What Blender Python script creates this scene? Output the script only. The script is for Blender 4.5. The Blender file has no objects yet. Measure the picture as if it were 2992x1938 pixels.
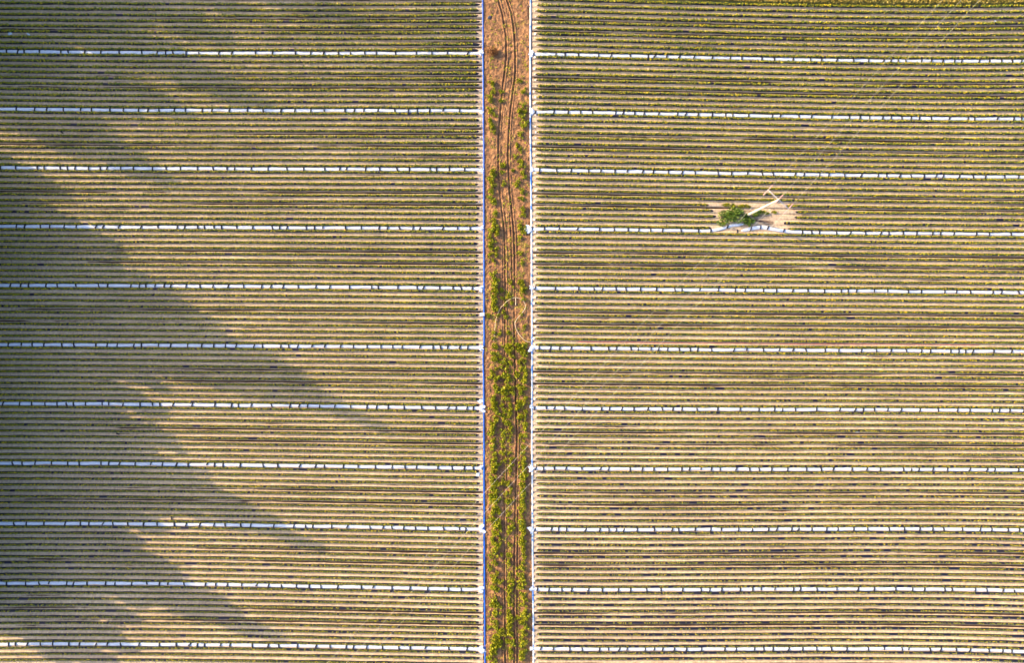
import bpy, math
import numpy as np
from mathutils import Vector

S = bpy.context.scene
COL = S.collection
rng = np.random.default_rng(7)
R = math.radians

# ------------------------------------------------------------------ camera
CAM_H = 100.0
PXM = 150.0 / 2992.0                       # metres of ground per photo pixel
cam_d = bpy.data.cameras.new("camera")
cam = bpy.data.objects.new("camera", cam_d)
COL.objects.link(cam)
cam.location = (0, 0, CAM_H)
cam_d.sensor_width = 36.0
cam_d.lens = 36.0 * CAM_H / 150.0
cam_d.clip_start = 1.0
cam_d.clip_end = 8000.0
S.camera = cam

# ------------------------------------------------------------------ light
SUN_EL, SH_ANG = R(23.5), R(24.5)          # sun height; shadows fall to the lower right
sun_dir = Vector((-math.cos(SH_ANG) * math.cos(SUN_EL), math.sin(SH_ANG) * math.cos(SUN_EL), math.sin(SUN_EL)))
W = bpy.data.worlds.new("World")
S.world = W
W.use_nodes = True
wn = W.node_tree
sky = wn.nodes.new("ShaderNodeTexSky")
sky.sky_type = 'NISHITA'
sky.sun_disc = False
sky.sun_elevation = SUN_EL
sky.sun_rotation = math.atan2(sun_dir.x, sun_dir.y)
sky.air_density = 1.0
sky.dust_density = 3.0
sky.ozone_density = 1.0
bg = wn.nodes["Background"]
wn.links.new(sky.outputs[0], bg.inputs[0])
bg.inputs[1].default_value = 0.15
sun_d = bpy.data.lights.new("sun", 'SUN')
sun_d.energy = 3.0
sun_d.angle = R(0.5)
sun_d.color = (1.0, 0.73, 0.36)
sun = bpy.data.objects.new("sun", sun_d)
COL.objects.link(sun)
sun.rotation_euler = sun_dir.to_track_quat('Z', 'Y').to_euler()
sun.location = (-60, 40, 60)
S.view_settings.view_transform = 'Standard'
S.view_settings.look = 'None'
S.view_settings.exposure = 1.95
S.view_settings.gamma = 1.0

# ------------------------------------------------------------------ helpers
def w2(px, py, z=0.0):
    """photo pixel -> world x, y on the plane at height z"""
    f = PXM * (CAM_H - z) / CAM_H
    return (np.asarray(px, float) - 1496.0) * f, (969.0 - np.asarray(py, float)) * f

def mesh_np(name, verts, faces, mat, smooth=False):
    verts = np.ascontiguousarray(verts, np.float32).reshape(-1, 3)
    faces = np.ascontiguousarray(faces, np.int32)
    n, k = faces.shape
    me = bpy.data.meshes.new(name)
    me.vertices.add(len(verts)); me.loops.add(n * k); me.polygons.add(n)
    me.vertices.foreach_set("co", verts.ravel())
    me.loops.foreach_set("vertex_index", faces.ravel())
    me.polygons.foreach_set("loop_start", np.arange(0, n * k, k, dtype=np.int32))
    me.polygons.foreach_set("loop_total", np.full(n, k, np.int32))
    if smooth:
        me.polygons.foreach_set("use_smooth", np.ones(n, bool))
    me.materials.append(mat)
    me.update(calc_edges=True)
    return me

def link(name, me, parent=None, loc=None):
    o = bpy.data.objects.new(name, me)
    COL.objects.link(o)
    if parent is not None: o.parent = parent
    if loc is not None: o.location = loc
    return o

def tag(o, label=None, cat=None, group=None, kind=None):
    if label: o["label"] = label
    if cat: o["category"] = cat
    if group: o["group"] = group
    if kind: o["kind"] = kind
    return o

def grid_faces(na, nb, close_b=False):
    a = np.arange(na - 1)[:, None]; b = np.arange(nb if close_b else nb - 1)[None, :]
    b2 = (b + 1) % nb
    return np.stack([a * nb + b, a * nb + b2, (a + 1) * nb + b2, (a + 1) * nb + b], -1).reshape(-1, 4)

def vnoise(shape, step, amp=1.0):
    """smooth 1-D or 2-D value noise"""
    if np.isscalar(shape): shape = (shape,)
    if len(shape) == 1:
        n = shape[0]; m = int(n / step) + 3
        v = rng.uniform(-1, 1, m); t = np.arange(n) / step
        i = t.astype(int); f = t - i; f = f * f * (3 - 2 * f)
        return amp * (v[i] * (1 - f) + v[i + 1] * f)
    (n0, n1), (s0, s1) = shape, step
    v = rng.uniform(-1, 1, (int(n0 / s0) + 3, int(n1 / s1) + 3))
    t0 = np.arange(n0) / s0; t1 = np.arange(n1) / s1
    i = t0.astype(int); f = t0 - i; f = (f * f * (3 - 2 * f))[:, None]
    j = t1.astype(int); g = t1 - j; g = (g * g * (3 - 2 * g))[None]
    a = v[np.ix_(i, j)] * (1 - g) + v[np.ix_(i, j + 1)] * g
    b = v[np.ix_(i + 1, j)] * (1 - g) + v[np.ix_(i + 1, j + 1)] * g
    return amp * (a * (1 - f) + b * f)

def leaves_np(c, size, tilt=0.9, up=1.0):
    """rhombic leaf quads at centres c"""
    n = len(c)
    nr = rng.normal(0, tilt, (n, 3)); nr[:, 2] = np.abs(nr[:, 2]) * 0.4 + up
    nr /= np.linalg.norm(nr, axis=1)[:, None]
    t = rng.normal(0, 1, (n, 3)); t -= (t * nr).sum(1)[:, None] * nr
    t /= np.linalg.norm(t, axis=1)[:, None]
    b = np.cross(nr, t)
    s = (size * rng.uniform(0.65, 1.25, n))[:, None]
    v = np.stack([c - t * s, c + b * s * 0.72 - t * s * 0.1, c + t * s, c - b * s * 0.72 - t * s * 0.1], 1).reshape(-1, 3)
    return v, np.arange(4 * n, dtype=np.int32).reshape(-1, 4)

def tube_np(pts, rad, seg=8, flat=1.0):
    pts = np.asarray(pts, float); n = len(pts)
    rad = np.broadcast_to(np.asarray(rad, float), (n,))
    d = np.gradient(pts, axis=0); d /= np.linalg.norm(d, axis=1)[:, None]
    up = np.where(np.abs(d[:, 2:3]) > 0.9, np.array([[1., 0, 0]]), np.array([[0, 0, 1.]]))
    s = np.cross(d, up); s /= np.linalg.norm(s, axis=1)[:, None]
    u = np.cross(s, d)
    a = np.linspace(0, 2 * np.pi, seg, endpoint=False)
    v = pts[:, None] + rad[:, None, None] * (np.cos(a)[None, :, None] * s[:, None] + flat * np.sin(a)[None, :, None] * u[:, None])
    v = v.reshape(-1, 3)
    f = grid_faces(n, seg, True)
    i0, i1 = len(v), len(v) + 1
    v = np.vstack([v, pts[:1], pts[-1:]])
    k = np.arange(seg); k2 = (k + 1) % seg
    caps = np.concatenate([np.stack([np.full(seg, i0), k2, k, k], 1), np.stack([np.full(seg, i1), (n - 1) * seg + k, (n - 1) * seg + k2, (n - 1) * seg + k2], 1)])
    return v, f, caps

def tube_mesh(name, pts, rad, mat, seg=8, flat=1.0):
    v, f, caps = tube_np(pts, rad, seg, flat)
    me = bpy.data.meshes.new(name)
    fl = [tuple(q) for q in f.tolist()] + [tuple(q[:3]) for q in caps.tolist()]
    me.from_pydata([tuple(p) for p in v.tolist()], [], fl)
    for p in me.polygons: p.use_smooth = True
    me.materials.append(mat)
    return me

def join_np(parts):
    vs, fs, o = [], [], 0
    for v, f in parts:
        vs.append(v); fs.append(f + o); o += len(v)
    return np.vstack(vs), np.vstack(fs)

ONES = "zeroth first second third fourth fifth sixth seventh eighth ninth tenth eleventh twelfth thirteenth fourteenth fifteenth sixteenth seventeenth eighteenth nineteenth".split()
def ordw(n):
    if n < 20: return ONES[n]
    t, u = divmod(n, 10)
    return ["", "", "twentieth", "thirtieth", "fortieth", "fiftieth"][t] if u == 0 else ["", "", "twenty", "thirty", "forty", "fifty"][t] + "-" + ONES[u]

# ------------------------------------------------------------------ materials
def mat(name, build):
    m = bpy.data.materials.new(name); m.use_nodes = True
    nt = m.node_tree
    build(nt, nt.nodes["Principled BSDF"])
    return m

def N(nt, typ, **kw):
    n = nt.nodes.new(typ)
    for k, v in kw.items():
        if k.startswith("i_"): n.inputs[k[2:]].default_value = v
        else: setattr(n, k, v)
    return n

def noise(nt, scale, detail=3.0, rough=0.55, stretch=(1, 1, 1)):
    tc = N(nt, "ShaderNodeTexCoord"); mp = N(nt, "ShaderNodeMapping")
    mp.inputs["Scale"].default_value = stretch
    nt.links.new(tc.outputs["Object"], mp.inputs[0])
    n = N(nt, "ShaderNodeTexNoise"); n.inputs["Scale"].default_value = scale
    n.inputs["Detail"].default_value = detail; n.inputs["Roughness"].default_value = rough
    nt.links.new(mp.outputs[0], n.inputs["Vector"])
    return n.outputs["Fac"]

def ramp(nt, fac, stops):
    r = N(nt, "ShaderNodeValToRGB")
    el = r.color_ramp.elements
    while len(el) < len(stops): el.new(0.5)
    for e, (p, c) in zip(el, stops):
        e.position = p; e.color = tuple(c) + (1.0,)
    nt.links.new(fac, r.inputs[0])
    return r.outputs[0]

def mix(nt, fac, a, b, blend='MIX'):
    m = N(nt, "ShaderNodeMix", data_type='RGBA', blend_type=blend)
    if isinstance(fac, (int, float)): m.inputs[0].default_value = fac
    else: nt.links.new(fac, m.inputs[0])
    for s, idx in ((a, 6), (b, 7)):
        if isinstance(s, tuple): m.inputs[idx].default_value = s + (1.0,) if len(s) == 3 else s
        else: nt.links.new(s, m.inputs[idx])
    return m.outputs[2]

def bump(nt, p, h, strength=0.6, dist=0.06):
    b = N(nt, "ShaderNodeBump"); b.inputs["Strength"].default_value = strength; b.inputs["Distance"].default_value = dist
    nt.links.new(h, b.inputs["Height"]); nt.links.new(b.outputs[0], p.inputs["Normal"])

def m_straw(nt, p):
    c1 = ramp(nt, noise(nt, 2.6, 5, 0.7, (1.3, 0.8, 1)), [(0.30, (0.25, 0.185, 0.135)), (0.5, (0.40, 0.31, 0.225)), (0.70, (0.54, 0.43, 0.315))])
    c2 = ramp(nt, noise(nt, 0.09, 3, 0.6, (0.6, 1.6, 1)), [(0.35, (0.80, 0.76, 0.74)), (0.7, (1.12, 1.08, 1.0))])
    base = mix(nt, 1.0, c1, c2, 'MULTIPLY')
    at = N(nt, "ShaderNodeAttribute", attribute_name="bare")
    ns = noise(nt, 1.7, 4, 0.7, (0.5, 2.0, 1))
    ad = N(nt, "ShaderNodeMath", operation='MULTIPLY_ADD'); nt.links.new(ns, ad.inputs[0]); ad.inputs[1].default_value = 1.1; ad.inputs[2].default_value = -0.55
    su = N(nt, "ShaderNodeMath", operation='ADD'); nt.links.new(at.outputs["Fac"], su.inputs[0]); nt.links.new(ad.outputs[0], su.inputs[1])
    mr = N(nt, "ShaderNodeMapRange"); mr.inputs[1].default_value = 0.22; mr.inputs[2].default_value = 0.58
    nt.links.new(su.outputs[0], mr.inputs[0])
    soil = ramp(nt, noise(nt, 3.0, 4, 0.6), [(0.3, (0.016, 0.005, 0.004)), (0.7, (0.055, 0.018, 0.010))])
    nt.links.new(mix(nt, mr.outputs[0], base, soil), p.inputs["Base Color"])
    p.inputs["Roughness"].default_value = 0.9
    bump(nt, p, noise(nt, 5.0, 6, 0.75, (1.6, 0.7, 1)), 0.9, 0.10)
M_STRAW = mat("straw_mulch", m_straw)

def m_soil(nt, p):
    c1 = ramp(nt, noise(nt, 1.6, 6, 0.75), [(0.30, (0.085, 0.036, 0.022)), (0.5, (0.23, 0.115, 0.052)), (0.70, (0.46, 0.25, 0.11))])
    c2 = ramp(nt, noise(nt, 0.22, 3, 0.6), [(0.35, (0.85, 0.8, 0.78)), (0.7, (1.15, 1.12, 1.05))])
    nt.links.new(mix(nt, 1.0, c1, c2, 'MULTIPLY'), p.inputs["Base Color"])
    p.inputs["Roughness"].default_value = 0.95
    bump(nt, p, noise(nt, 3.2, 6, 0.8), 1.0, 0.3)
M_SOIL = mat("track_soil", m_soil)

def m_leaf(stops, trans):
    def f(nt, p):
        g = N(nt, "ShaderNodeNewGeometry")
        c = ramp(nt, g.outputs["Random Per Island"], stops)
        tc = ramp(nt, noise(nt, 0.35, 2, 0.5), [(0.3, (0.85, 0.9, 0.9)), (0.7, (1.15, 1.08, 1.0))])
        c = mix(nt, 1.0, c, tc, 'MULTIPLY')
        nt.links.new(c, p.inputs["Base Color"])
        p.inputs["Roughness"].default_value = 0.55
        p.inputs["Specular IOR Level"].default_value = 0.3
        t = N(nt, "ShaderNodeBsdfTranslucent"); nt.links.new(c, t.inputs[0])
        ms = N(nt, "ShaderNodeMixShader"); ms.inputs[0].default_value = trans
        out = nt.nodes["Material Output"]
        nt.links.new(p.outputs[0], ms.inputs[1]); nt.links.new(t.outputs[0], ms.inputs[2]); nt.links.new(ms.outputs[0], out.inputs[0])
    return f
M_CROP = mat("crop_leaf", m_leaf([(0.0, (0.035, 0.070, 0.005)), (0.4, (0.13, 0.165, 0.004)), (0.75, (0.30, 0.27, 0.004)), (1.0, (0.52, 0.36, 0.006))], 0.12))
M_WEED = mat("weed_leaf", m_leaf([(0.0, (0.04, 0.075, 0.004)), (0.45, (0.20, 0.22, 0.005)), (1.0, (0.44, 0.38, 0.010))], 0.12))
M_SHRUB = mat("shrub_leaf", m_leaf([(0.0, (0.03, 0.075, 0.008)), (0.6, (0.075, 0.135, 0.012)), (1.0, (0.16, 0.20, 0.02))], 0.2))
M_DRY = mat("dry_grass", m_leaf([(0.0, (0.14, 0.13, 0.02)), (0.5, (0.26, 0.20, 0.03)), (1.0, (0.42, 0.31, 0.08))], 0.2))
M_RUST = mat("dead_leaf", m_leaf([(0.0, (0.09, 0.03, 0.012)), (0.6, (0.20, 0.075, 0.02)), (1.0, (0.32, 0.15, 0.05))], 0.15))
M_TREE = mat("tree_leaf", m_leaf([(0.0, (0.02, 0.045, 0.01)), (1.0, (0.07, 0.11, 0.02))], 0.15))

def plain(col, rough=0.6, var=0.15, scale=3.0, spec=0.5, bstr=0.0):
    def f(nt, p):
        a = tuple(x * (1 - var) for x in col); b = tuple(min(1, x * (1 + var)) for x in col)
        n = noise(nt, scale, 4, 0.6)
        nt.links.new(ramp(nt, n, [(0.3, a), (0.7, b)]), p.inputs["Base Color"])
        p.inputs["Roughness"].default_value = rough
        p.inputs["Specular IOR Level"].default_value = spec
        if bstr: bump(nt, p, n, bstr, 0.04)
    return f
M_FILM = mat("black_mulch_film", plain((0.006, 0.006, 0.014), 0.5, 0.3, 4, 0.25, 0.4))
def m_fleece(nt, p):
    f = noise(nt, 3.0, 5, 0.7, (0.7, 3.5, 2))
    nt.links.new(ramp(nt, f, [(0.30, (0.30, 0.34, 0.46)), (0.45, (0.47, 0.51, 0.62)), (0.7, (0.58, 0.61, 0.70))]), p.inputs["Base Color"])  # low folds coloured darker: shade in the creases put into the colour
    p.inputs["Roughness"].default_value = 0.6; p.inputs["Specular IOR Level"].default_value = 0.3
    bump(nt, p, f, 1.0, 0.10)
M_FLEECE = mat("white_fleece", m_fleece)
M_PALE = mat("pale_film", plain((0.42, 0.34, 0.33), 0.6, 0.45, 9))
M_BAG = mat("sandbag_cloth", plain((0.018, 0.018, 0.032), 0.8, 0.3, 8, 0.2))
M_BLUE = mat("blue_hose", plain((0.003, 0.075, 0.40), 0.45, 0.25, 0.8, 0.5))
M_WOOD = mat("pale_wood", plain((0.48, 0.44, 0.36), 0.75, 0.2, 5, 0.3))
M_ARM = mat("galvanised_steel", plain((0.30, 0.26, 0.26), 0.6, 0.15, 5))
M_INS = mat("porcelain", plain((0.42, 0.22, 0.21), 0.4, 0.1, 5))
M_WIRE = mat("aluminium_wire", plain((0.62, 0.58, 0.52), 0.5, 0.1, 2))
M_HOSE2 = mat("cream_hose", plain((0.42, 0.33, 0.22), 0.6, 0.2, 3))
M_STONE = mat("dark_stone", plain((0.05, 0.05, 0.08), 0.85, 0.3, 6))
M_TWIG = mat("twig_bark", plain((0.10, 0.06, 0.035), 0.9, 0.3, 6))
M_BARK = mat("tree_bark", plain((0.10, 0.075, 0.05), 0.9, 0.3, 2, 0.3, 0.5))
M_RED = mat("red_twine", plain((0.50, 0.03, 0.05), 0.6, 0.2, 3))
def m_hose_r(nt, p):
    f = noise(nt, 0.35, 4, 0.75, (0.2, 1.0, 0.2))
    c = ramp(nt, f, [(0.40, (0.60, 0.60, 0.62)), (0.50, (0.40, 0.50, 0.66)), (0.60, (0.03, 0.15, 0.52))])
    nt.links.new(c, p.inputs["Base Color"]); p.inputs["Roughness"].default_value = 0.45
M_HOSER = mat("faded_blue_hose", m_hose_r)
def m_ground(nt, p):
    c = ramp(nt, noise(nt, 0.05, 5, 0.6), [(0.3, (0.10, 0.11, 0.03)), (0.7, (0.22, 0.19, 0.08))])
    nt.links.new(c, p.inputs["Base Color"]); p.inputs["Roughness"].default_value = 0.95
M_GROUND = mat("far_ground", m_ground)

# ------------------------------------------------------------------ layout of rows and fleeces (photo pixels)
LX = [0, 375, 750, 1075, 1400]
LF = [[150.6, 153.5, 156.3, 155.4, 155.8], [318.3, 322, 323.7, 323.2, 324.2], [490, 492.6, 493.4, 494.5, 496], [661.8, 663.4, 665.3, 666.5, 668.2],
      [833.6, 835, 837.4, 839.5, 843], [1007.3, 1008.8, 1011.4, 1013.6, 1016], [1179.7, 1181.6, 1185, 1189.2, 1193], [1354, 1355.5, 1359.6, 1364, 1368],
      [1530.4, 1531.4, 1535, 1541, 1546.6], [1704.9, 1705.6, 1709, 1717, 1723], [1883, 1882.8, 1885.5, 1891.5, 1896.5]]
RX = [1560, 1875, 2250, 2617, 2992]
RF = [[158.5, 164, 174, 177.5, 178.5], [327, 331.6, 339.5, 345, 347.7], [496.4, 502.4, 508.6, 514, 518], [668.6, 672.4, 677.5, 682.3, 685],
      [842.5, 845.3, 849.6, 851.5, 856], [1016.3, 1020, 1023.4, 1025.4, 1028], [1192.4, 1195.2, 1197, 1198, 1201], [1369, 1371, 1372, 1371.6, 1373.6],
      [1546.4, 1548.4, 1546.8, 1546, 1549], [1723, 1723.8, 1722.4, 1721.5, 1726], [1896, 1898.5, 1895.5, 1897.5, 1904]]
def smooth_curve(xs, ys):
    c = np.polyfit(np.array(xs) / 1000.0, ys, 3)
    lo, hi = min(xs), max(xs)
    return lambda x: np.polyval(c, np.clip(x, lo, hi) / 1000.0)
LC = [smooth_curve(LX, y) for y in LF]
RC = [smooth_curve(RX, y) for y in RF]
def fleece_y(side, k, x):
    C = LC if side == 'left' else RC
    if k == 0: return 2 * C[0](x) - C[1](x)
    if k == 12: return 2 * C[10](x) - C[9](x)
    return C[k - 1](x)
def row_y(side, k, j, x):
    a = fleece_y(side, k, x); b = fleece_y(side, k + 1, x)
    return a + (b - a) * (0.054 + 0.0991 * j)
ROWS = [(k, j) for k in range(12) for j in range(10) if not (k == 11 and j > 5)]

# ------------------------------------------------------------------ ground
v = np.array([[-3000, -3000, -0.35], [3000, -3000, -0.35], [3000, 3000, -0.35], [-3000, 3000, -0.35]])
tag(link("ground", mesh_np("ground", v, [[0, 1, 2, 3]], M_GROUND)), kind="structure")

# straw covered field sheets: one profile per furrow, ruts where wheels run
PT = np.array([0.0, 0.15, 0.23, 0.30, 0.38, 0.44, 0.50, 0.56, 0.62, 0.70, 0.77, 0.85])
PZ = np.array([0.10, 0.12, 0.11, 0.05, 0.015, 0.0, 0.0, 0.01, 0.03, 0.08, 0.13, 0.12])
RUT = np.array([0, 0, 0, 0, 0.25, 0.9, 1.1, 1.15, 0.75, 0.1, 0, 0])
def field_sheet(side):
    if side == 'left': px = np.linspace(-120, 1411, 260)
    else: px = np.linspace(1555, 3110, 260)
    nx = len(px)
    ys, zs, bs = [], [], []
    for i in range(len(ROWS) - 1):
        (k, j), (k2, j2) = ROWS[i], ROWS[i + 1]
        ya = row_y(side, k, j, px); yb = row_y(side, k2, j2, px)
        fleece = k2 != k
        if not fleece and j in (3, 5):
            amp = np.clip(0.60 + vnoise(nx, 45, 0.5) + vnoise(nx, 14, 0.22), 0, 1)
            if side == 'left':
                amp = np.clip(amp + 0.35 * np.clip((px - 700) / 500, -1.0, 1), 0, 1)
            else:
                amp = np.clip(amp + 0.15, 0, 1)
        elif fleece: amp = np.zeros(nx)
        else:
            amp = np.clip(vnoise(nx, 40, 0.75) + vnoise(nx, 12, 0.3) - 0.48, 0, 0.75)
            if side == 'left' and k <= 2 and rng.random() < 0.6:
                amp = np.clip(amp + 0.75 * np.clip((px - 1000) / 380, 0, 1), 0, 0.95)
        for t, z, r in zip(PT, PZ, RUT):
            ys.append(ya + (yb - ya) * t + (vnoise(nx, 5, 0.7) if 0.2 < t < 0.8 else 0))
            zs.append(z + vnoise(nx, 4, 0.018) + rng.normal(0, 0.008, nx) - 0.15 * r * amp)
            bs.append(r * amp)
    ys.append(row_y(side, *ROWS[-1], px)); zs.append(np.full(nx, 0.1)); bs.append(np.zeros(nx))
    ys = np.array(ys); zs = np.array(zs); bs = np.array(bs)
    P = np.broadcast_to(px, ys.shape)
    if side == 'right':                    # level ground round the pole
        m = np.clip(1.5 - 1.2 * np.sqrt(((P - 2198) / 112) ** 2 + ((ys - 634) / 40) ** 2), 0, 1)
        zs = zs * (1 - m) + m * (0.03 + vnoise(ys.shape, (3, 6), 0.03)); bs = bs * (1 - 0.0 * m)
        bs = np.maximum(bs * (1 - m), m * np.clip(0.10 + vnoise(ys.shape, (4, 9), 0.3) + 0.36 * (P < 2262) * (P > 2190) * (ys > 625), 0, 0.6))  # extra dark right of the pole: brown soil with the pole's shadow painted in
    X, Y = w2(P, ys)
    me = mesh_np("straw_field", np.stack([X, Y, zs], -1), grid_faces(*ys.shape)[:, ::-1], M_STRAW)
    a = me.attributes.new("bare", 'FLOAT', 'POINT'); a.data.foreach_set("value", bs.ravel().astype(np.float32))
    me.polygons.foreach_set("use_smooth", np.ones(len(me.polygons), bool))
    return tag(link("straw_field", me), kind="structure")
field_sheet('left'); field_sheet('right')

# dirt track with wheel ruts
LR = [(0, 1457), (40, 1468), (81, 1475), (118, 1479), (168, 1480), (200, 1477), (248, 1470), (318, 1463), (374, 1458), (450, 1456), (500, 1457.6), (570, 1462), (627, 1467.5), (680, 1474), (760, 1476.5), (1000, 1475), (1300, 1473), (1700, 1474.5), (1938, 1477)]
RR = [(0, 1482), (34, 1494), (74, 1500.7), (118, 1505), (168, 1507), (236, 1504), (270, 1498), (335, 1490), (397, 1486), (450, 1484), (500, 1485.7), (584, 1491), (641, 1498), (680, 1502), (760, 1504), (1000, 1504), (1300, 1510), (1700, 1502), (1938, 1503)]
def track_sheet():
    py = np.linspace(-90, 2030, 1300); px = np.linspace(1406, 1560, 104)
    P, Y_ = np.meshgrid(px, py)
    z = vnoise(P.shape, (2.4, 2.4), 0.055) + vnoise(P.shape, (6, 5), 0.07) + vnoise(P.shape, (40, 12), 0.04) + rng.normal(0, 0.010, P.shape)
    def rut(line, off, w, d):
        ya, xa = zip(*line)
        c = np.interp(py, ya, xa)[:, None] + off + vnoise(len(py), 30, 0.8)[:, None]
        q = (P - c) / w
        g = np.exp(-q ** 2); rim = np.exp(-((np.abs(q) - 1.9) / 0.7) ** 2)
        lumps = (0.75 + 0.25 * np.sin(np.arange(len(py)) * 2.1))[:, None]
        return -d * g * lumps + 0.4 * d * rim
    brk = lambda s0, lo: np.clip(lo + vnoise(len(py), s0, 1.0), 0, 1)[:, None]
    z += rut(LR, 0, 2.3, 0.24) * brk(60, 1.6) + rut(RR, 0, 2.3, 0.26) * brk(60, 1.7) + rut(LR, 8, 1.7, 0.13) * brk(45, 0.15) + rut(RR, 8, 1.8, 0.13) * brk(45, 0.25) + rut(RR, -8, 1.6, 0.10) * brk(40, 0.0)
    z += rut([(600, 1490), (1300, 1512), (1938, 1512)], 0, 2.0, 0.16) * (Y_ > 620)
    z += rut([(660, 1470), (2000, 1468)], 0, 1.6, 0.13) * (Y_ > 660)
    edge = np.clip(np.minimum(P - 1406, 1560 - P) / 9.0, 0, 1)
    z = z * edge - 0.06 * (1 - edge) + 0.02
    X, Y = w2(P, Y_)
    me = mesh_np("dirt_track", np.stack([X, Y, z], -1), grid_faces(*P.shape)[:, ::-1], M_SOIL, True)
    return tag(link("dirt_track", me), kind="structure")
track_sheet()

# ------------------------------------------------------------------ crop rows
def crop_row(side, k, j, x0, x1, label):
    """a raised bed in black film with a line of leafy plants on it"""
    L = (x1 - x0) * PXM
    xm = (x0 + x1) / 2; ym = float(row_y(side, k, j, np.array([xm]))[0])
    ox, oy = [float(q) for q in w2(xm, ym)]
    root = bpy.data.objects.new("crop_row", None); COL.objects.link(root); root.location = (ox, oy, 0)
    tag(root, label, "crop row", "rows of leafy crop in the field")
    def yw(px): return w2(px, row_y(side, k, j, px))[1] - oy
    # bed
    n = max(int(L / 0.9), 4)
    px = np.linspace(x0, x1, n)
    prof = np.array([[0.205, 0.06], [0.185, 0.17], [0.12, 0.225], [0.0, 0.24], [-0.12, 0.225], [-0.185, 0.17], [-0.205, 0.06]])
    wv = 1 + vnoise(n, 3, 0.08)
    endf = np.clip(np.minimum(np.arange(n), np.arange(n)[::-1]) / 1.0 * 1.0 + 0.35, 0, 1)
    Y = yw(px)[:, None] + prof[None, :, 0] * wv[:, None] + vnoise(n, 2, 0.02)[:, None]
    Z = prof[None, :, 1] * (endf * (1 + vnoise(n, 3, 0.08)))[:, None]
    X = np.broadcast_to(((px - xm) * PXM)[:, None], Y.shape)
    link("bed_film", mesh_np("bed_film", np.stack([X, Y, Z], -1), grid_faces(n, 7), M_FILM, True), root)
    # plants
    yc = ym / 1938.0; right = side == 'right'
    gap_p = 0.015 + (0.16 * np.clip((yc - 0.55) / 0.45, 0, 1) if right else 0.05 * np.clip((yc - 0.6) / 0.4, 0, 1))
    vig = np.clip(1.12 - 0.42 * yc if right else 1.12 - 0.28 * yc, 0.7, 1.2)
    m = int(L / 0.27)
    pc = x0 + 8 + (np.arange(m) + rng.uniform(-0.2, 0.2, m)) * (x1 - x0 - 16) / m
    patch = vnoise(m, 18, 1.0)
    gp = np.clip(gap_p * (1 + 1.6 * patch), 0.0, 0.6)
    keep = rng.random(m) > gp
    runs = np.flatnonzero(rng.random(m) < gap_p * 0.16)
    for r in runs: keep[r:r + rng.integers(2, 5)] = False
    pc = pc[keep]; sz = vig * rng.uniform(0.75, 1.2, len(pc)) * (1 + 0.12 * patch[keep])
    nl = 15
    c = np.empty((len(pc), nl, 3))
    cy = yw(pc)
    c[..., 0] = ((pc - xm) * PXM)[:, None] + rng.normal(0, 0.075, (len(pc), nl)) * sz[:, None]
    c[..., 1] = (cy + rng.normal(0, 0.025, len(pc)))[:, None] + rng.normal(0, 0.080, (len(pc), nl)) * sz[:, None]
    c[..., 2] = 0.22 + (rng.uniform(0.03, 0.27, (len(pc), nl))) * sz[:, None] - 2.0 * (np.abs(c[..., 1] - cy[:, None]) ** 2)
    lv, lf = leaves_np(c.reshape(-1, 3), 0.082 * float(vig), 0.95, 0.65)
    link("foliage", mesh_np("foliage", lv, lf, M_CROP), root)
    # pale end of the film, tucked into the soil beside the track
    e = x1 if side == 'left' else x0
    if 1380 < e < 1600:
        sgn = 1 if side == 'left' else -1
        q = np.array([[0, -.16, .2], [0, .16, .2], [.16, -.14, .12], [.15, .12, .14], [.3, -.09, .03], [.28, .07, .02]]) * rng.uniform(0.5, 1.0)
        q += rng.normal(0, 0.03, q.shape); q[:, 0] = q[:, 0] * sgn + (e - xm) * PXM
        q[:, 1] += float(yw(np.array([e]))[0]); q[:, 2] = np.abs(q[:, 2]) + 0.03
        f = np.array([[0, 2, 3, 1], [2, 4, 5, 3]])
        if sgn < 0: f = f[:, ::-1]
        link("film_end", mesh_np("film_end", q, f, M_PALE), root)
    return root

for side in ('left', 'right'):
    for (k, j) in ROWS:
        if k == 0: where = f"{ordw(j + 1)} from the top edge of the {side} field"
        else: where = f"{ordw(j + 1)} below the {ordw(k)} white fleece of the {side} field"
        if side == 'left':
            crop_row(side, k, j, -90, 1403 + rng.uniform(-3, 2), "leafy green crop row, " + where)
        elif k == 3 and j >= 5:
            xl, xr = [(2074, 2292), (2085, 2322), (2092, 2320), (2098, 2290), (2080, 2298)][j - 5]
            crop_row(side, k, j, 1562, xl, f"leafy crop row stopping left of the pole clearing, {ordw(j + 1)} below the third fleece")
            crop_row(side, k, j, xr, 3080, f"leafy crop row starting right of the pole clearing, {ordw(j + 1)} below the third fleece")
        else:
            crop_row(side, k, j, 1563 + rng.uniform(-2, 4), 3080, "leafy green crop row, " + where)

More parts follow.
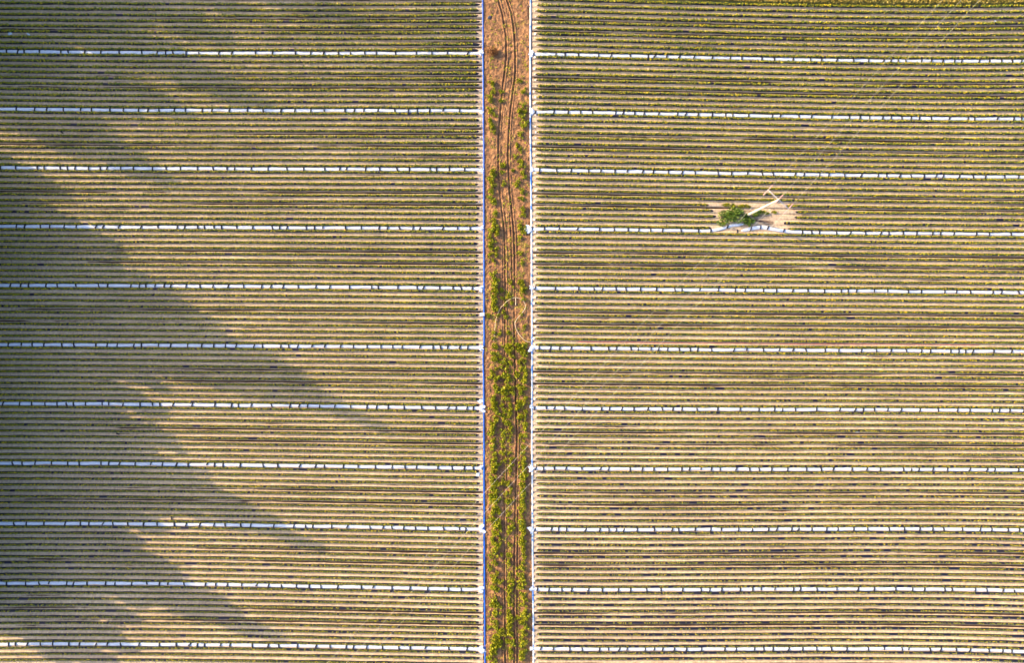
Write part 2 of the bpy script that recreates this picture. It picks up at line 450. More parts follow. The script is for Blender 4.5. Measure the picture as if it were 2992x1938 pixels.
# ------------------------------------------------------------------ rolled white fleeces and the sandbags on them
def fleece(side, k, px, py, label, end=None, end_big=1.0, wide=0.24):
    """a crinkled flattened roll along the furrow; end = index 0 / -1 of the bunched end"""
    L = abs(px[-1] - px[0]) * PXM
    n = max(int(L / 0.28), 6)
    t = np.linspace(0, 1, n); ppx = np.interp(t, np.linspace(0, 1, len(px)), px); ppy = np.interp(ppx, px, py)
    X, Y = w2(ppx, ppy)
    Y = Y + vnoise(n, 5, 0.045) + vnoise(n, 14, 0.04)
    # sandbag positions
    bags = []; x = rng.uniform(0.3, 1.6)
    while x < L - (1.2 if end is not None else 0.3):
        bags.append(x); x += rng.choice([1.15, 1.7, 2.05, 2.35, 2.9]) * rng.uniform(0.8, 1.2)
    s = t * L
    pinch = np.ones(n)
    for b in bags: pinch -= 0.20 * np.exp(-((s - b) / 0.22) ** 2)
    hw = wide * (1 + vnoise(n, 6, 0.16)) * (0.9 + 0.1 * pinch)
    hh = 0.15 * (1 + vnoise(n, 4, 0.2)) * pinch
    tp = np.clip(np.minimum(s, L - s) / 0.5, 0.25, 1); hw *= tp
    a = np.linspace(0, np.pi, 11)
    cy = np.cos(a); cz = np.sin(a) ** 0.8
    Yv = Y[:, None] + hw[:, None] * cy[None] + rng.normal(0, 0.008, (n, 11))
    fold = vnoise((n, 11), (7, 1.3), 0.022) + vnoise((n, 11), (2, 1.2), 0.014)
    Zv = 0.025 + hh[:, None] * cz[None] + fold * cz[None]
    ox, oy = X.mean(), Y.mean()
    root = bpy.data.objects.new("fleece_roll", None); COL.objects.link(root); root.location = (ox, oy, 0.02)
    tag(root, label, "fleece roll", "white fleece rolls lying between crop rows")
    V = np.stack([np.broadcast_to(X[:, None] - ox, Yv.shape), Yv - oy, Zv], -1)
    link("fleece_sheet", mesh_np("fleece_sheet", V, grid_faces(n, 11), M_FLEECE, True), root)
    if end is not None:
        ex, ey = X[end] - ox, Y[end] - oy
        sg = 1 if end == -1 else -1
        parts = []
        for i in range(5):
            u = np.linspace(0, 1, 7); r = (0.15 + 0.09 * rng.random()) * end_big * np.sin(np.pi * (0.12 + 0.8 * u)) ** 0.6
            ang = rng.uniform(-0.9, 0.9); ln = rng.uniform(0.4, 0.75) * end_big
            p = np.stack([ex - sg * 0.35 + sg * u * ln * math.cos(ang), ey + u * ln * math.sin(ang) + rng.uniform(-.08, .08), 0.12 + 0.05 * np.sin(u * 5 + i) + 0.0 * u], -1)
            vv, ff, cc = tube_np(p, r * rng.uniform(0.7, 1.0), 8, 0.6)
            vv = vv + rng.normal(0, 0.018, vv.shape); vv[:, 2] = np.maximum(vv[:, 2], 0.01)
            parts.append((vv, np.vstack([ff, cc])))
        vv, ff = join_np(parts)
        me = bpy.data.meshes.new("bunched_end")
        me.from_pydata([tuple(q) for q in vv.tolist()], [], [tuple(dict.fromkeys(q)) for q in ff.tolist()])
        me.materials.append(M_FLEECE)
        link("bunched_end", me, root)
    out = []
    for b in bags:
        yy = np.interp(b, s, Y) + (0.0 if rng.random() < 0.7 else rng.uniform(-0.1, 0.12))
        out.append((np.interp(b, s, X), yy, rng.normal(0, 0.22), rng.uniform(0.8, 1.15)))
    return out

BAGS = []   # (x, y, rot, scale, side, k, piece, rank)
def add_bags(lst, side, k, piece):
    lst = sorted(lst, key=lambda b: abs(b[0]))
    for i, b in enumerate(lst): BAGS.append(b + (side, k, piece, i + 1))
BIGL = {7: 1.3, 9: 1.4, 10: 1.3, 11: 1.5}; BIGR = {1: 1.1, 2: 1.2, 4: 1.7, 6: 1.3, 8: 1.3, 9: 1.3}
for k in range(1, 12):
    px = np.linspace(-90, 1408, 60)
    add_bags(fleece('left', k, px, fleece_y('left', k, px), f"white fleece roll with dark bags, {ordw(k)} from the top in the left field", -1, BIGL.get(k, 0.95)), 'left', k, None)
    px = np.linspace(1552, 3080, 60)
    if k == 4:
        pl = np.array([1548, 1800, 1960, 2050, 2090, 2120, 2135, 2160, 2173.]); yl = np.array([669, 671.6, 674, 675.5, 672, 664, 658, 656, 654.])
        xx = np.linspace(1548, 2173, 90)
        add_bags(fleece('right', 4, xx, np.interp(xx, pl, yl), "white fleece roll bent up towards the shrub, ending left of the pole", 0, 1.7), 'right', 4, 'left of the pole')
        pr = np.array([2164, 2180, 2200, 2230, 2255, 2280, 2300, 2400, 2617, 3080.]); yr = np.array([675.5, 672, 667, 664, 669, 672.5, 676, 681, 682.3, 685.])
        xx = np.linspace(2164, 3080, 120)
        add_bags(fleece('right', 4, xx, np.interp(xx, pr, yr), "white fleece roll starting below the pole and running to the right edge"), 'right', 4, 'right of the pole')
    else:
        add_bags(fleece('right', k, px, fleece_y('right', k, px), f"white fleece roll with dark bags, {ordw(k)} from the top in the right field", 0, BIGR.get(k, 0.95)), 'right', k, None)

def bag_mesh():
    u = np.linspace(-1, 1, 11)
    y = u * 0.31
    z = 0.17 * (1 - (np.abs(u)) ** 2.2) + 0.055
    x = 0.02 * np.sin(u * 3)
    r = 0.105 * np.clip(1.15 - np.abs(u) ** 4, 0.25, 1) * (1 - 0.16 * np.exp(-(u / 0.25) ** 2))
    return tube_mesh("sandbag", np.stack([x, y, z], -1), r, M_BAG, 8, 0.75)
BM = bag_mesh()
vis = [b for b in BAGS if abs(b[0]) < 75.3]
vis.sort(key=lambda b: b[0] ** 2 + b[1] ** 2)
one, rest = vis[:296], vis[296:]
for (x, y, rz, sc, side, k, piece, rank) in one:
    o = link("sandbag", BM, None, (x, y, 0.02)); o.rotation_euler.z = rz; o.scale = (sc, 1, 1)
    where = f"{ordw(rank)} from the track" if piece != 'right of the pole' else f"{ordw(rank)} right of the pole"
    tag(o, f"dark sandbag across the {ordw(k)} {side} fleece from the top, {where}", "sandbag", "sandbags holding down the fleece rolls")
bv = np.array([q.co[:] for q in BM.vertices]); bf = [tuple(p.vertices) for p in BM.polygons]
vs, fs = [], []
for i, (x, y, rz, sc, *_r) in enumerate(rest):
    c, s_ = math.cos(rz), math.sin(rz)
    vx = bv[:, 0] * sc
    vs.append(np.stack([vx * c - bv[:, 1] * s_ + x, vx * s_ + bv[:, 1] * c + y, bv[:, 2] + 0.02], -1))
    fs += [tuple(q + i * len(bv) for q in f) for f in bf]
me = bpy.data.meshes.new("sandbags"); me.from_pydata([tuple(q) for q in np.vstack(vs).tolist()], [], fs); me.materials.append(M_BAG)
tag(link("sandbags", me), "dark sandbags across the outer stretches of the white fleeces", "sandbags", "sandbags holding down the fleece rolls", "stuff")
LB = [(345, 1268, 1.4, "dark sandbag fallen onto the straw between two shaded rows below the seventh left fleece"),
      (502, 1514, 0.3, "dark sandbag standing apart on the straw just above the ninth left fleece"),
      (181, 386, 1.0, "dark sandbag dropped on the straw below the second left fleece"),
      (2154, 676, 0.0, "dark sandbag on bare straw in the gap of the broken fleece by the pole")]
for px, py, rz, lab in LB:
    x, y = w2(px, py); o = link("sandbag", BM, None, (float(x), float(y), -0.02)); o.rotation_euler.z = rz; o.scale.z = 0.6
    tag(o, lab, "sandbag", "sandbags lying loose on the straw")

# ------------------------------------------------------------------ hoses
def hose_pts(pix, n, z, wob):
    pix = np.array(pix, float); t = np.linspace(pix[0, 1], pix[-1, 1], n)
    X, Y = w2(np.interp(t, pix[:, 1], pix[:, 0]) + vnoise(n, 9, wob), t)
    return np.stack([X, Y, np.full(n, z) + vnoise(n, 6, 0.015)], -1)
h = link("water_hose", tube_mesh("water_hose", hose_pts([(1409.5, -60), (1411, 100), (1412, 300), (1413.5, 500), (1413.5, 760), (1414, 900), (1414.5, 1012)], 160, 0.09, 0.35), 0.115, M_BLUE, 10, 0.5))
tag(h, "bright blue flat hose along the left side of the track, upper length", "hose")
h = link("water_hose", tube_mesh("water_hose", hose_pts([(1413, 1020), (1411.5, 1040), (1413, 1100), (1414, 1300), (1415, 1550), (1415.5, 1750), (1418, 2000)], 150, 0.09, 0.35), 0.115, M_BLUE, 10, 0.5))
tag(h, "bright blue flat hose along the left side of the track, lower length", "hose")
h = link("water_hose", tube_mesh("water_hose", hose_pts([(1551.5, -60), (1549.5, 100), (1549.3, 300), (1550.5, 450), (1553, 690), (1554, 1000), (1554, 1300), (1556, 1500), (1557, 1678), (1559.5, 2000)], 300, 0.09, 0.35), 0.12, M_HOSER, 10, 0.5))
tag(h, "faded white and blue hose along the right side of the track", "hose")
def box_np(sx, sy, sz, ch=0.15):
    import bmesh
    bm = bmesh.new(); bmesh.ops.create_cube(bm, size=1.0)
    for q in bm.verts: q.co = (q.co.x * sx, q.co.y * sy, (q.co.z + 0.5) * sz)
    bmesh.ops.bevel(bm, geom=bm.edges[:], offset=min(sx, sy, sz) * ch, segments=2, affect='EDGES')
    return bm
def box_obj(name, sx, sy, sz, m, px, py, z=0.0, rz=0.0, parent=None):
    bm = box_np(sx, sy, sz); me = bpy.data.meshes.new(name); bm.to_mesh(me); bm.free(); me.materials.append(m)
    x, y = w2(px, py); o = link(name, me, parent, (float(x), float(y), z)); o.rotation_euler.z = rz
    return o
o = box_obj("valve_box", 0.60, 0.40, 0.35, M_FLEECE, 1409, 919, 0.1)
tag(o, "small white box over the upper blue hose at a row end", "box")
lid = box_obj("box_lid", 0.66, 0.46, 0.06, M_FLEECE, 1496, 969, 0.352, 0, o)

pix = [(1442, 998), (1444, 985), (1446, 962), (1448, 940), (1454, 920), (1463, 900), (1470, 893), (1480, 882), (1493, 874), (1506, 870), (1518, 873), (1530, 881), (1535, 894), (1533, 904), (1524, 917), (1512, 930), (1505, 943), (1506, 955), (1513, 972), (1522, 984), (1535, 996), (1551, 1001)]
def smooth_path(pix, z, sub=5):
    p = np.array(pix, float); n = len(p); out = []
    q = np.vstack([2 * p[0] - p[1], p, 2 * p[-1] - p[-2]])
    for i in range(1, n):
        a, b, c, d = q[i - 1], q[i], q[i + 1], q[i + 2]
        for t in np.linspace(0, 1, sub, endpoint=False):
            out.append(0.5 * (2 * b + (c - a) * t + (2 * a - 5 * b + 4 * c - d) * t * t + (3 * b - a - 3 * c + d) * t ** 3))
    out.append(p[-1]); out = np.array(out)
    X, Y = w2(out[:, 0], out[:, 1])
    return np.stack([X, Y, np.full(len(X), z) + vnoise(len(X), 7, 0.05)], -1)
tag(link("loose_hose", tube_mesh("loose_hose", smooth_path(pix, 0.20), 0.042, M_HOSE2, 8)), "pale cream hose looping loosely across the weedy track", "hose")
tag(link("loose_hose", tube_mesh("loose_hose", smooth_path([(1506.5, 872), (1507, 880), (1506.5, 893)], 0.20), 0.055, M_HOSE2, 8)), "short straight pale hose piece hanging below the top of the hose loop", "hose")
# red twine along a furrow of the right field
ppx = np.linspace(1690, 2860, 60); Xr, Yr = w2(ppx, (row_y('right', 5, 8, ppx) + row_y('right', 5, 9, ppx)) / 2 + vnoise(60, 8, 0.8) - 0.5)
tag(link("red_twine", tube_mesh("red_twine", np.stack([Xr, Yr, np.full(60, 0.06)], -1), 0.028, M_RED, 6)), "thin red twine lying in a straw furrow above the sixth right fleece", "twine")

# ------------------------------------------------------------------ utility pole and wires
PX0, PY0 = [float(q) for q in w2(2183.5, 629)]
PH = 11.75
pole = bpy.data.objects.new("utility_pole", None); COL.objects.link(pole); pole.location = (PX0, PY0, 0)
tag(pole, "pale wooden utility pole with cross arm standing among shrubs in the right field", "utility pole")
zz = np.linspace(-0.3, PH, 14)
link("pole_shaft", tube_mesh("pole_shaft", np.stack([np.zeros(14), np.zeros(14), zz], -1), np.linspace(0.185, 0.125, 14), M_WOOD, 16), pole)
LD = Vector((0.68, 0.733, 0)).normalized(); AD = Vector((LD.y, -LD.x, 0))
AZ = 11.35
def arm_bar(z, off, half, r, name, parent):
    p = [AD * (-half) + LD * off + Vector((0, 0, z)), AD * half + LD * off + Vector((0, 0, z))]
    pts = [p[0].lerp(p[1], t) for t in np.linspace(0, 1, 6)]
    return link(name, tube_mesh(name, pts, r, M_ARM, 6), parent)
arm_bar(AZ, 0.17, 1.88, 0.085, "cross_arm", pole)
for s in (-1, 1):
    pts = [(AD * (s * 0.95) + LD * 0.17 + Vector((0, 0, AZ))).lerp(LD * 0.13 + Vector((0, 0, AZ - 0.9)), t) for t in np.linspace(0, 1, 5)]
    link("arm_brace", tube_mesh("arm_brace", pts, 0.03, M_ARM, 6), pole)
link("pole_cap", tube_mesh("pole_cap", [(0, 0, PH), (0, 0, PH + 0.03), (0, 0, PH + 0.07)], [0.14, 0.135, 0.05], M_ARM, 16), pole)
ATT = [AD * (-1.80) + LD * 0.17 + Vector((0, 0, AZ + 0.05)), Vector((0, 0, PH - 0.1)), AD * 1.80 + LD * 0.17 + Vector((0, 0, AZ + 0.05))]
def insulator(att, s):
    n = 22; t = np.linspace(0, 1, n)
    a = np.array(att + LD * (s * 0.12)); b = np.array(att + LD * (s * 0.98) + Vector((0, 0, -0.04)))
    r = np.where(np.arange(n) % 4 < 2, 0.09, 0.05); r[0] = r[1] = r[-1] = r[-2] = 0.025
    return link("insulator", tube_mesh("insulator", a[None] + t[:, None] * (b - a)[None], r, M_INS, 8), pole)
for a in ATT:
    insulator(a, 1); insulator(a, -1)
    pts = [a + LD * q + Vector((0, 0, 0.02)) for q in np.linspace(-0.2, 0.2, 4)]
    link("insulator_clamp", tube_mesh("insulator_clamp", pts, 0.03, M_ARM, 6), pole)
SPAN, SAG = 100.0, 1.9
for i, nm in enumerate(("left", "middle", "right")):
    for s, way in ((1, "running up right from"), (-1, "running down left from")):
        t = np.linspace(0, 1, 60)
        a = np.array(pole.location + ATT[i] + LD * (s * 0.98))
        p = a[None] + np.array(LD)[None] * (s * SPAN * t)[:, None]; p[:, 2] -= 4 * SAG * t * (1 - t)
        w = link("power_line", tube_mesh("power_line", p, 0.007, M_WIRE, 6))
        which = {"left": "leftmost", "middle": "middle", "right": "rightmost"}[nm]
        tag(w, f"thin overhead wire {way} the utility pole, {which} of its three", "power line", "overhead wires of the utility pole")

# ------------------------------------------------------------------ weeds, shrubs, grass
def weed_mesh(r, h, nleaf, size, material, flat=1.6, lobes=5, tilt=1.2, name="weed_leaves"):
    cs = []
    lob = [(rng.normal(0, 0.45 * r), rng.normal(0, 0.45 * r), rng.uniform(0.5, 1.0), rng.uniform(0.35, 0.62) * r) for _ in range(lobes)]
    for (lx, ly, lh, lr) in lob:
        n = nleaf // lobes
        d = rng.normal(0, 1, (n, 3)); d /= np.linalg.norm(d, axis=1)[:, None]
        rad = rng.uniform(0.35, 1.0, n) ** 0.6
        c = d * rad[:, None] * np.array([lr, lr, lh * h * 0.55]) + np.array([lx, ly, lh * h * 0.52])
        c[:, 2] = np.maximum(c[:, 2], 0.03)
        cs.append(c)
    v, f = leaves_np(np.vstack(cs), size, tilt, 0.5)
    parts = [(v, f)]
    for (lx, ly, lh, lr) in lob:
        b = np.array([lx, ly, lh * h * 0.6]); a = np.array([lx * 0.2, ly * 0.2, 0.0])
        q = np.array([a + [0.015, 0, 0], a - [0.015, 0, 0], b - [0.008, 0, 0], b + [0.008, 0, 0]])
        parts.append((q, np.array([[0, 1, 2, 3]])))
    v, f = join_np(parts)
    return mesh_np(name, v, f, material)
WM = [weed_mesh(0.5, 0.5, 260, 0.085, M_WEED, lobes=5 + i % 3) for i in range(8)]
WEEDS = [(1433,110,7),(1438,188,8),(1434,222,6),(1522,30,6),(1524,60,6),(1520,115,6),(1525,150,7),(1517,165,6),(1525,200,7),(1533,215,8),(1433,235,8),(1466,155,7),(1487,150,7),(1485,247,6),(1430,90,5),(1449,84,5),
(1437,245,12),(1439,267,12),(1435,290,13),(1431,324,12),(1445,335,10),(1435,352,13),(1439,369,12),(1438,384,9),(1437,419,8),(1437,438,8),(1465,267,9),(1462,293,10),(1519,236,9),(1529,267,10),(1518,284,8),(1524,304,11),(1518,326,12),(1532,329,10),(1524,349,12),(1535,366,12),(1524,371,10),(1521,394,12),(1512,425,9),(1519,439,9),(1482,363,8),
(1439,472,8),(1437,503,14),(1438,523,14),(1437,540,13),(1435,559,13),(1439,573,13),(1442,590,13),(1437,607,8),(1446,624,12),(1442,644,11),(1445,663,15),(1437,677,14),(1450,682,12),(1469,486,12),(1468,502,10),(1497,497,9),(1470,537,10),(1466,521,7),(1487,628,7),(1511,457,9),(1522,472,12),(1528,490,12),(1529,507,11),(1518,526,9),(1532,521,8),(1511,541,10),(1527,559,10),(1524,579,10),(1526,613,11),(1529,630,11),(1521,663,12),(1535,669,9),
(1434,695,9),(1445,710,10),(1431,714,10),(1435,726,10),(1450,726,9),(1432,745,10),(1448,745,10),(1442,762,8),(1460,761,6),(1530,676,10),(1520,697,10),(1518,742,10),(1524,767,9),(1488,764,7),
(1441,803,11),(1449,816,12),(1443,834,17),(1447,848,16),(1465,848,10),(1441,871,14),(1441,885,13),(1447,900,13),(1467,869,9),(1478,892,9),(1469,912,9),(1428,923,8),(1478,925,10),(1455,920,8),(1515,824,8),(1527,824,10),(1525,840,14),(1527,851,12),(1529,869,10),(1492,826,8),(1498,840,8),(1500,795,7),(1523,918,8),(1531,955,8),(1486,867,9),(1494,885,8),(1443,974,10),(1459,974,9),(1484,972,10),(1441,990,8),(1490,990,8),
(1447,1011,14),(1474,1011,12),(1488,1007,13),(1486,1023,13),(1517,1007,14),(1529,1011,13),(1519,1024,12),(1531,1026,11),(1445,1032,13),(1445,1048,14),(1461,1042,9),(1476,1052,10),(1494,1042,10),(1525,1042,13),(1533,1056,10),
(1459,1059,8),(1451,1076,8),(1439,1087,11),(1439,1107,12),(1453,1107,13),(1446,1132,12),(1445,1149,13),(1444,1166,15),(1444,1180,15),(1442,1194,14),(1445,1211,14),(1446,1228,15),(1442,1245,14),(1439,1262,14),(1490,1062,11),(1469,1068,9),(1479,1076,10),(1482,1096,15),(1470,1096,11),(1484,1113,12),(1476,1132,15),(1493,1132,11),(1470,1149,11),(1496,1149,11),(1476,1166,11),(1490,1166,9),(1468,1186,11),(1493,1183,11),(1477,1200,12),(1490,1203,11),(1473,1217,11),(1487,1217,10),(1476,1236,12),(1490,1236,9),(1470,1256,12),(1493,1253,12),
(1518,1059,9),(1535,1079,11),(1524,1076,8),(1512,1096,13),(1532,1096,13),(1529,1113,14),(1518,1130,11),(1532,1132,11),(1524,1146,13),(1535,1163,10),(1521,1180,15),(1515,1191,13),(1536,1200,9),(1521,1219,12),(1535,1218,10),(1534,1238,11),(1531,1254,11),(1531,1275,12),(1521,1273,9),(1529,1290,9),(1441,1288,12),(1469,1273,11),(1469,1290,9),(1487,1272,8),(1489,1288,9),
(1440,1307,12),(1469,1306,8),(1443,1325,12),(1467,1325,11),(1443,1341,13),(1469,1345,9),(1445,1362,16),(1441,1378,13),(1459,1356,9),(1445,1397,12),(1440,1411,13),(1451,1415,12),(1467,1409,9),(1441,1432,14),(1438,1448,15),(1449,1450,14),(1443,1463,17),(1443,1485,14),(1455,1494,11),(1439,1500,12),(1437,1518,13),(1455,1520,14),(1445,1535,17),(1459,1541,12),(1449,1555,16),(1441,1574,12),(1463,1570,8),(1445,1591,15),(1458,1590,11),(1488,1325,8),(1494,1343,10),(1492,1360,11),(1492,1378,9),(1486,1413,11),(1494,1430,8),(1486,1444,10),(1484,1463,12),(1498,1463,8),(1484,1502,10),(1488,1520,9),(1490,1537,12),(1490,1551,12),(1490,1590,10),
(1528,1308,10),(1529,1325,12),(1529,1341,12),(1527,1356,12),(1527,1372,13),(1529,1386,13),(1531,1397,14),(1527,1413,14),(1529,1430,13),(1527,1446,14),(1529,1463,14),(1527,1481,13),(1525,1496,13),(1527,1514,13),(1529,1526,12),(1527,1541,17),(1531,1555,13),(1527,1572,13),(1528,1588,14),(1530,1608,11),(1530,1625,11),(1527,1641,10),(1523,1660,13),(1524,1678,12),
(1447,1606,11),(1468,1608,7),(1432,1623,8),(1447,1623,12),(1466,1621,8),(1488,1624,11),(1448,1643,11),(1488,1643,11),(1432,1660,10),(1439,1680,10),(1455,1675,8),(1490,1677,9),
(1445,1695,11),(1458,1700,12),(1442,1720,15),(1455,1723,10),(1442,1750,13),(1440,1766,12),(1457,1767,13),(1443,1793,12),(1457,1793,12),(1447,1815,12),(1432,1833,8),(1445,1833,12),(1458,1836,12),(1445,1855,12),(1457,1850,12),(1445,1870,15),(1457,1872,12),(1443,1889,18),(1457,1887,14),(1447,1902,13),(1433,1921,12),(1442,1933,13),
(1490,1696,11),(1489,1715,13),(1490,1728,12),(1487,1750,9),(1490,1766,11),(1485,1786,9),(1490,1803,13),(1490,1818,13),(1489,1835,14),(1490,1853,13),(1487,1872,13),(1492,1885,13),(1494,1902,10),(1490,1919,9),(1512,1806,9),
(1524,1696,13),(1526,1713,14),(1526,1734,10),(1531,1750,11),(1531,1769,11),(1533,1786,12),(1533,1803,14),(1526,1818,13),(1529,1835,14),(1526,1850,13),(1528,1867,14),(1529,1884,14),(1528,1901,13),(1526,1921,12)]
band = lambda x: "left verge" if x < 1462 else ("middle strip" if x < 1508 else "right verge")
cnt = {}
weeds_sorted = sorted(WEEDS, key=lambda q: (q[1], q[0]))
weeds_sorted.sort(key=lambda q: q[1])
small = sorted(WEEDS, key=lambda q: q[2])[:max(0, len(WEEDS) - 296)]
for (px, py, r) in weeds_sorted:
    if (px, py, r) in small: continue
    k = sum(1 for q in LF if q[-1] < py); b = band(px)
    cnt[(b, k)] = cnt.get((b, k), 0) + 1; i = cnt[(b, k)]
    x, y = w2(px, py)
    o = link("leafy_weed", WM[int(rng.integers(len(WM)))], None, (float(x), float(y), 0.02))
    s = r * PXM / 0.5 * 0.86
    o.scale = (s * rng.uniform(0.9, 1.12), s * rng.uniform(0.9, 1.12), max(0.75, s) * rng.uniform(1.0, 1.5)); o.rotation_euler.z = rng.uniform(0, 6.28)
    kind = "small" if r < 9 else ("bushy" if r < 13 else "large bushy")
    where = f"{ordw(i)} from the top edge" if k == 0 else f"{ordw(i)} below the {ordw(k)} fleece's level"
    tag(o, f"{kind} green weed on the track's {b}, {where}", "weed", "leafy weeds growing along the dirt track")
# tiny weeds and sprouts between them: nobody could count them
cs = []
for i in range(1500):
    py = rng.uniform(-30, 1980); px = rng.choice([rng.normal(1440, 9), rng.normal(1487, 9), rng.normal(1526, 9)])
    if py < 700 and rng.random() < 0.55: continue
    if not 1420 < px < 1545: continue
    x, y = w2(px, py); r = rng.uniform(0.06, 0.22)
    n = int(rng.integers(5, 16)); q = rng.normal(0, r, (n, 3)); q[:, 2] = np.abs(q[:, 2]) * 0.7 + 0.04
    cs.append(q + np.array([float(x), float(y), 0]))
v, f = leaves_np(np.vstack(cs), 0.07, 0.8, 0.8)
tag(link("small_weeds", mesh_np("small_weeds", v, f, M_WEED)), "low scattered sprouts on the soil of the track", "weeds", None, "stuff")

o = link("dead_bush", weed_mesh(0.85, 0.95, 700, 0.08, M_RUST, lobes=9, tilt=1.4, name="dead_bush"), None, [float(q) for q in w2(1437, 153)] + [0.0])
tag(o, "rusty brown dead bush beside the blue hose at the first fleece", "bush")
import bmesh
bm = bmesh.new(); bmesh.ops.create_icosphere(bm, subdivisions=2, radius=0.26)
for q in bm.verts: q.co = Vector((q.co.x * 1.2, q.co.y * 0.8, max(q.co.z, -0.1) * 0.7)) * float(rng.uniform(0.85, 1.15))
me = bpy.data.meshes.new("stone"); bm.to_mesh(me); bm.free(); me.materials.append(M_STONE)
o = link("stone", me, None, [float(q) for q in w2(1430, 50)] + [0.1]); o.rotation_euler.z = 0.6
tag(o, "dark stone on the soil of the track near the top edge", "stone")
tag(link("branch", tube_mesh("branch", smooth_path([(1440, 8), (1437, 20), (1432, 34), (1431, 40)], 0.12), np.linspace(0.05, 0.02, 16), M_TWIG, 6)), "thin dark branch lying on the track above the stone", "branch")
for (px, py), lab in zip([(1545, 17), (1541, 135), (1424, 133), (1420, 760), (1423, 877), (1430, 1769), (1428, 1856), (1552, 1856), (1541, 1645)],
        ["top right, near the top edge", "right side, level with the first fleece", "left side, beside the dead bush", "left side, between the fourth and fifth fleeces", "left side, just below the fifth fleece",
         "left side, below the tenth fleece", "left side, above the eleventh fleece", "right side, above the eleventh fleece", "right side, between the ninth and tenth fleeces"]):
    tag(link("stub_pipe", tube_mesh("stub_pipe", smooth_path([(px - 5, py), (px, py + 1), (px + 5, py + 2)], 0.1), 0.045, M_STONE, 6)), f"short dark stub pipe by the hose, {lab}", "pipe", "short dark stub pipes beside the hoses")

# scraps of white fleece
def scrap(px, py, sx, sy, lab, rz=0.3):
    n = 7; u = np.linspace(-1, 1, n); A, B = np.meshgrid(u, u)
    z = 0.13 * (1 - 0.7 * (A ** 2 + B ** 2) / 2) + vnoise((n, n), (2, 2), 0.05) + 0.06
    V = np.stack([A * sx * (1 + vnoise((n, n), (3, 3), 0.25)), B * sy * (1 + vnoise((n, n), (3, 3), 0.25)), z], -1)
    x, y = w2(px, py); o = link("fleece_scrap", mesh_np("fleece_scrap", V, grid_faces(n, n), M_FLEECE, True), None, (float(x), float(y), 0)); o.rotation_euler.z = rz
    tag(o, lab, "fleece scrap", "loose scraps of white fleece")
scrap(31, 98, 0.28, 0.20, "white scrap on shaded straw above the first left fleece, leftmost of the pair", 0.1)
scrap(84, 100, 0.28, 0.13, "slanted white scrap on shaded straw above the first left fleece, right of its twin", -0.7)
scrap(2906, 62, 0.14, 0.09, "tiny white scrap on straw in the upper right corner of the field")
scrap(1397, 1387, 0.26, 0.24, "square white scrap on lit straw just below the eighth left fleece", 0.1)
scrap(1404, 1173, 0.40, 0.28, "crumpled white bundle above the seventh left fleece end beside the blue hose", 0.5)
scrap(2504, 1262, 0.28, 0.10, "pale torn scrap on straw between the seventh and eighth right fleeces", 0.1)

# shrubs round the pole
o = link("shrub", weed_mesh(1.7, 1.5, 1500, 0.135, M_SHRUB, lobes=12, tilt=0.8, name="shrub"), None, [float(q) for q in w2(2137, 628)] + [0.0]); o.scale = (1.18, 0.70, 1)
tag(o, "large dense green shrub on the left of the utility pole", "shrub")
o = link("shrub", weed_mesh(0.9, 0.8, 420, 0.11, M_SHRUB, lobes=6, name="shrub"), None, [float(q) for q in w2(2203, 627)] + [0.0]); o.scale = (1.2, 0.7, 1)
tag(o, "small yellow-green shrub right of the utility pole's foot", "shrub")
o = link("shrub", weed_mesh(0.7, 0.8, 330, 0.11, M_SHRUB, lobes=5, name="shrub"), None, [float(q) for q in w2(2179, 645)] + [0.0]); o.scale = (0.7, 1.5, 1)
tag(o, "narrow green shrub below the utility pole's foot in the fleece gap", "shrub")
for (px, py, r), lab in zip([(2118, 599, 9), (2138, 600, 12), (2164, 601, 10), (2183, 602, 9), (2235, 621, 10), (2262, 620, 8), (2197, 648, 8), (2112, 652, 8)],
        ["first of four above the shrub, from the left", "second of four above the shrub, from the left", "third of four above the shrub, from the left", "fourth of four above the shrub, from the left",
         "right of the pole, nearer one", "right of the pole, farther one", "below the pole foot", "below the shrub's left end"]):
    o = link("grass_tuft", WM[int(rng.integers(len(WM)))], None, [float(q) for q in w2(px, py)] + [0.0]); s = r * PXM / 0.5; o.scale = (s * 1.2, s * 0.7, s)
    tag(o, f"low green tuft in the pole clearing, {lab}", "grass tuft", "green tufts round the utility pole")

# grass verge beyond the end of the right field
n = 26000
px = rng.uniform(1780, 3080, n); e = fleece_y('right', 0, px)
dens = np.clip((px - 1780) / 420, 0, 1)
py = e + 0.5 - (rng.random(n) ** 0.9) * 62 + (1 - dens) * -9
x, y = w2(px, py)
c = np.stack([x, y, rng.uniform(0.1, 0.55, n) * (0.7 + 0.3 * dens)], -1)
v, f = leaves_np(c, 0.13, 1.1, 0.6)
tag(link("grass_verge", mesh_np("grass_verge", v, f, M_DRY)), "yellow green rough grass along the top right edge of the field", "grass", None, "stuff")

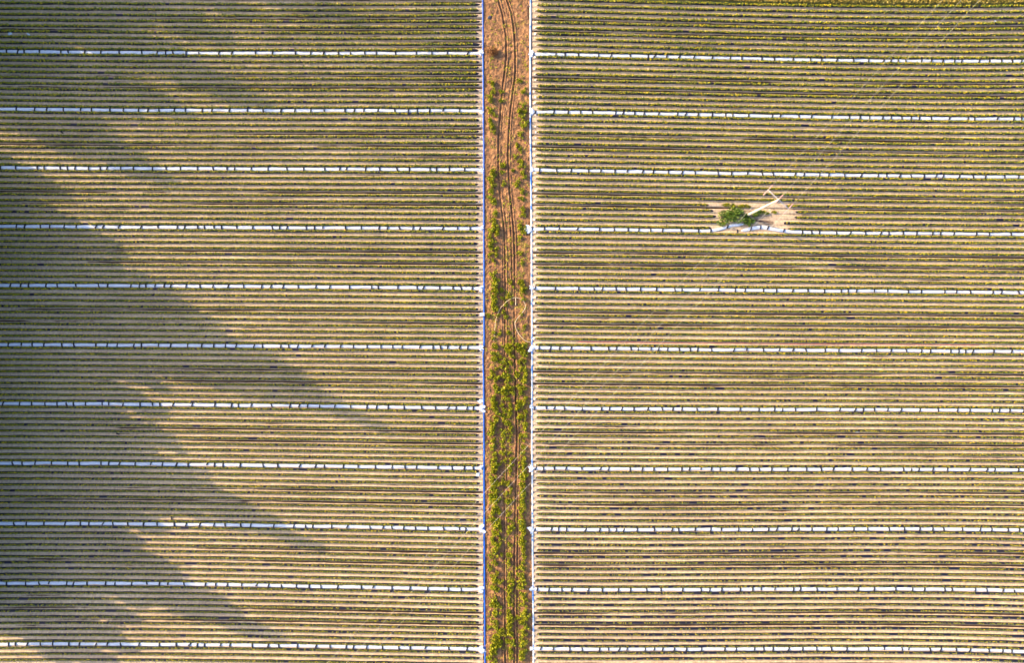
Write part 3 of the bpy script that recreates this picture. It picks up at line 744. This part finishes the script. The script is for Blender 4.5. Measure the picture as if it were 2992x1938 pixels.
# ------------------------------------------------------------------ the trees beyond the left edge whose shade falls on the field
def tree(px, py, h, r, cone, lab, nleaf=11000, low=0.12):
    x, y = w2(px, py)
    root = bpy.data.objects.new("tall_tree", None); COL.objects.link(root); root.location = (float(x), float(y), 0)
    tag(root, lab, "tree", "trees beyond the left edge of the field")
    zz = np.linspace(-0.3, h * 0.93, 12)
    parts = []
    v, f, c = tube_np(np.stack([vnoise(12, 4, 0.2), vnoise(12, 4, 0.2), zz], -1), np.linspace(0.016 * h, 0.003 * h, 12), 8)
    parts.append((v, np.vstack([f, c])))
    blobs = []
    nb = int(26 + h * 1.2)
    for i in range(nb):
        u = low + (1 - low) * (i + rng.random()) / nb
        rad = r * ((1 - u) / (1 - low)) ** cone * rng.uniform(0.45, 1.0) + 0.25
        a = rng.uniform(0, 6.28); d = rad * rng.uniform(0.35, 0.85)
        p = np.array([d * math.cos(a), d * math.sin(a), u * h])
        blobs.append((p, max(0.5, 0.55 * rad + 0.5)))
        st = np.array([0, 0, max(0.3, u * h - 0.4 * d - 0.3)])
        v, f, c = tube_np(np.stack([st + (p - st) * t for t in np.linspace(0, 1, 4)]), np.linspace(0.004 * h, 0.001 * h + 0.01, 4), 5)
        parts.append((v, np.vstack([f, c])))
    v, f = join_np(parts)
    me = bpy.data.meshes.new("trunk"); me.from_pydata([tuple(q) for q in v.tolist()], [], [tuple(dict.fromkeys(q)) for q in f.tolist()]); me.materials.append(M_BARK)
    link("trunk", me, root)
    cs = []
    wt = np.array([b[1] ** 2 for b in blobs]); wt /= wt.sum()
    for (p, br), w_ in zip(blobs, wt):
        n = max(12, int(nleaf * w_))
        d = rng.normal(0, 1, (n, 3)); d /= np.linalg.norm(d, axis=1)[:, None]
        cs.append(p + d * (br * rng.uniform(0.3, 1.0, n) ** 0.5)[:, None] * np.array([1, 1, 0.8]))
    v, f = leaves_np(np.vstack(cs), 0.42, 1.0, 0.5)
    link("crown", mesh_np("crown", v, f, M_TREE), root)

T = [(-150, -470, 29.5, 6.5, 0.8, "tall tree far up beyond the left edge, shading the top of the field"),
     (-145, -110, 22.5, 4.6, 0.7, "tall tree beyond the left edge, shading straw below the first left fleece"),
     (-150, 678, 31.0, 7.5, 0.85, "tallest tree beyond the left edge, its shade reaching the seventh left fleece"),
     (-150, 1110, 26.0, 6.5, 0.8, "tall tree beyond the left edge, shading rows above the tenth left fleece"),
     (-150, 1425, 23.5, 6.0, 0.8, "tall tree beyond the left edge, shading rows around the eleventh left fleece")]
for a in T: tree(*a)
MT = [(-165, -260, 20), (-140, -190, 14), (-150, 20, 17), (-140, 90, 13), (-145, 170, 11), (-160, 230, 16), (-140, 520, 12), (-150, 580, 16), (-145, 770, 18), (-140, 850, 15), (-150, 930, 15), (-145, 1010, 16), (-140, 1190, 16), (-150, 1260, 15), (-140, 1340, 13), (-150, 1500, 14), (-140, 1570, 13), (-150, 1650, 13), (-140, 1730, 12), (-150, -360, 22), (-150, 420, 8)]
NM = ["above the frame top", "near the top edge", "level with the first fleece", "level with the second fleece", "level with the third fleece", "level with the fourth fleece", "level with the fifth fleece", "level with the sixth fleece", "level with the seventh fleece", "level with the eighth fleece", "level with the ninth fleece", "level with the tenth fleece"]
for i, (px, py, h) in enumerate(MT):
    tree(px, py, h, h * 0.27, 0.6, f"medium leafy tree beyond the field's left edge, {ordw(i + 1)} of the smaller trees", 5200, 0.06)
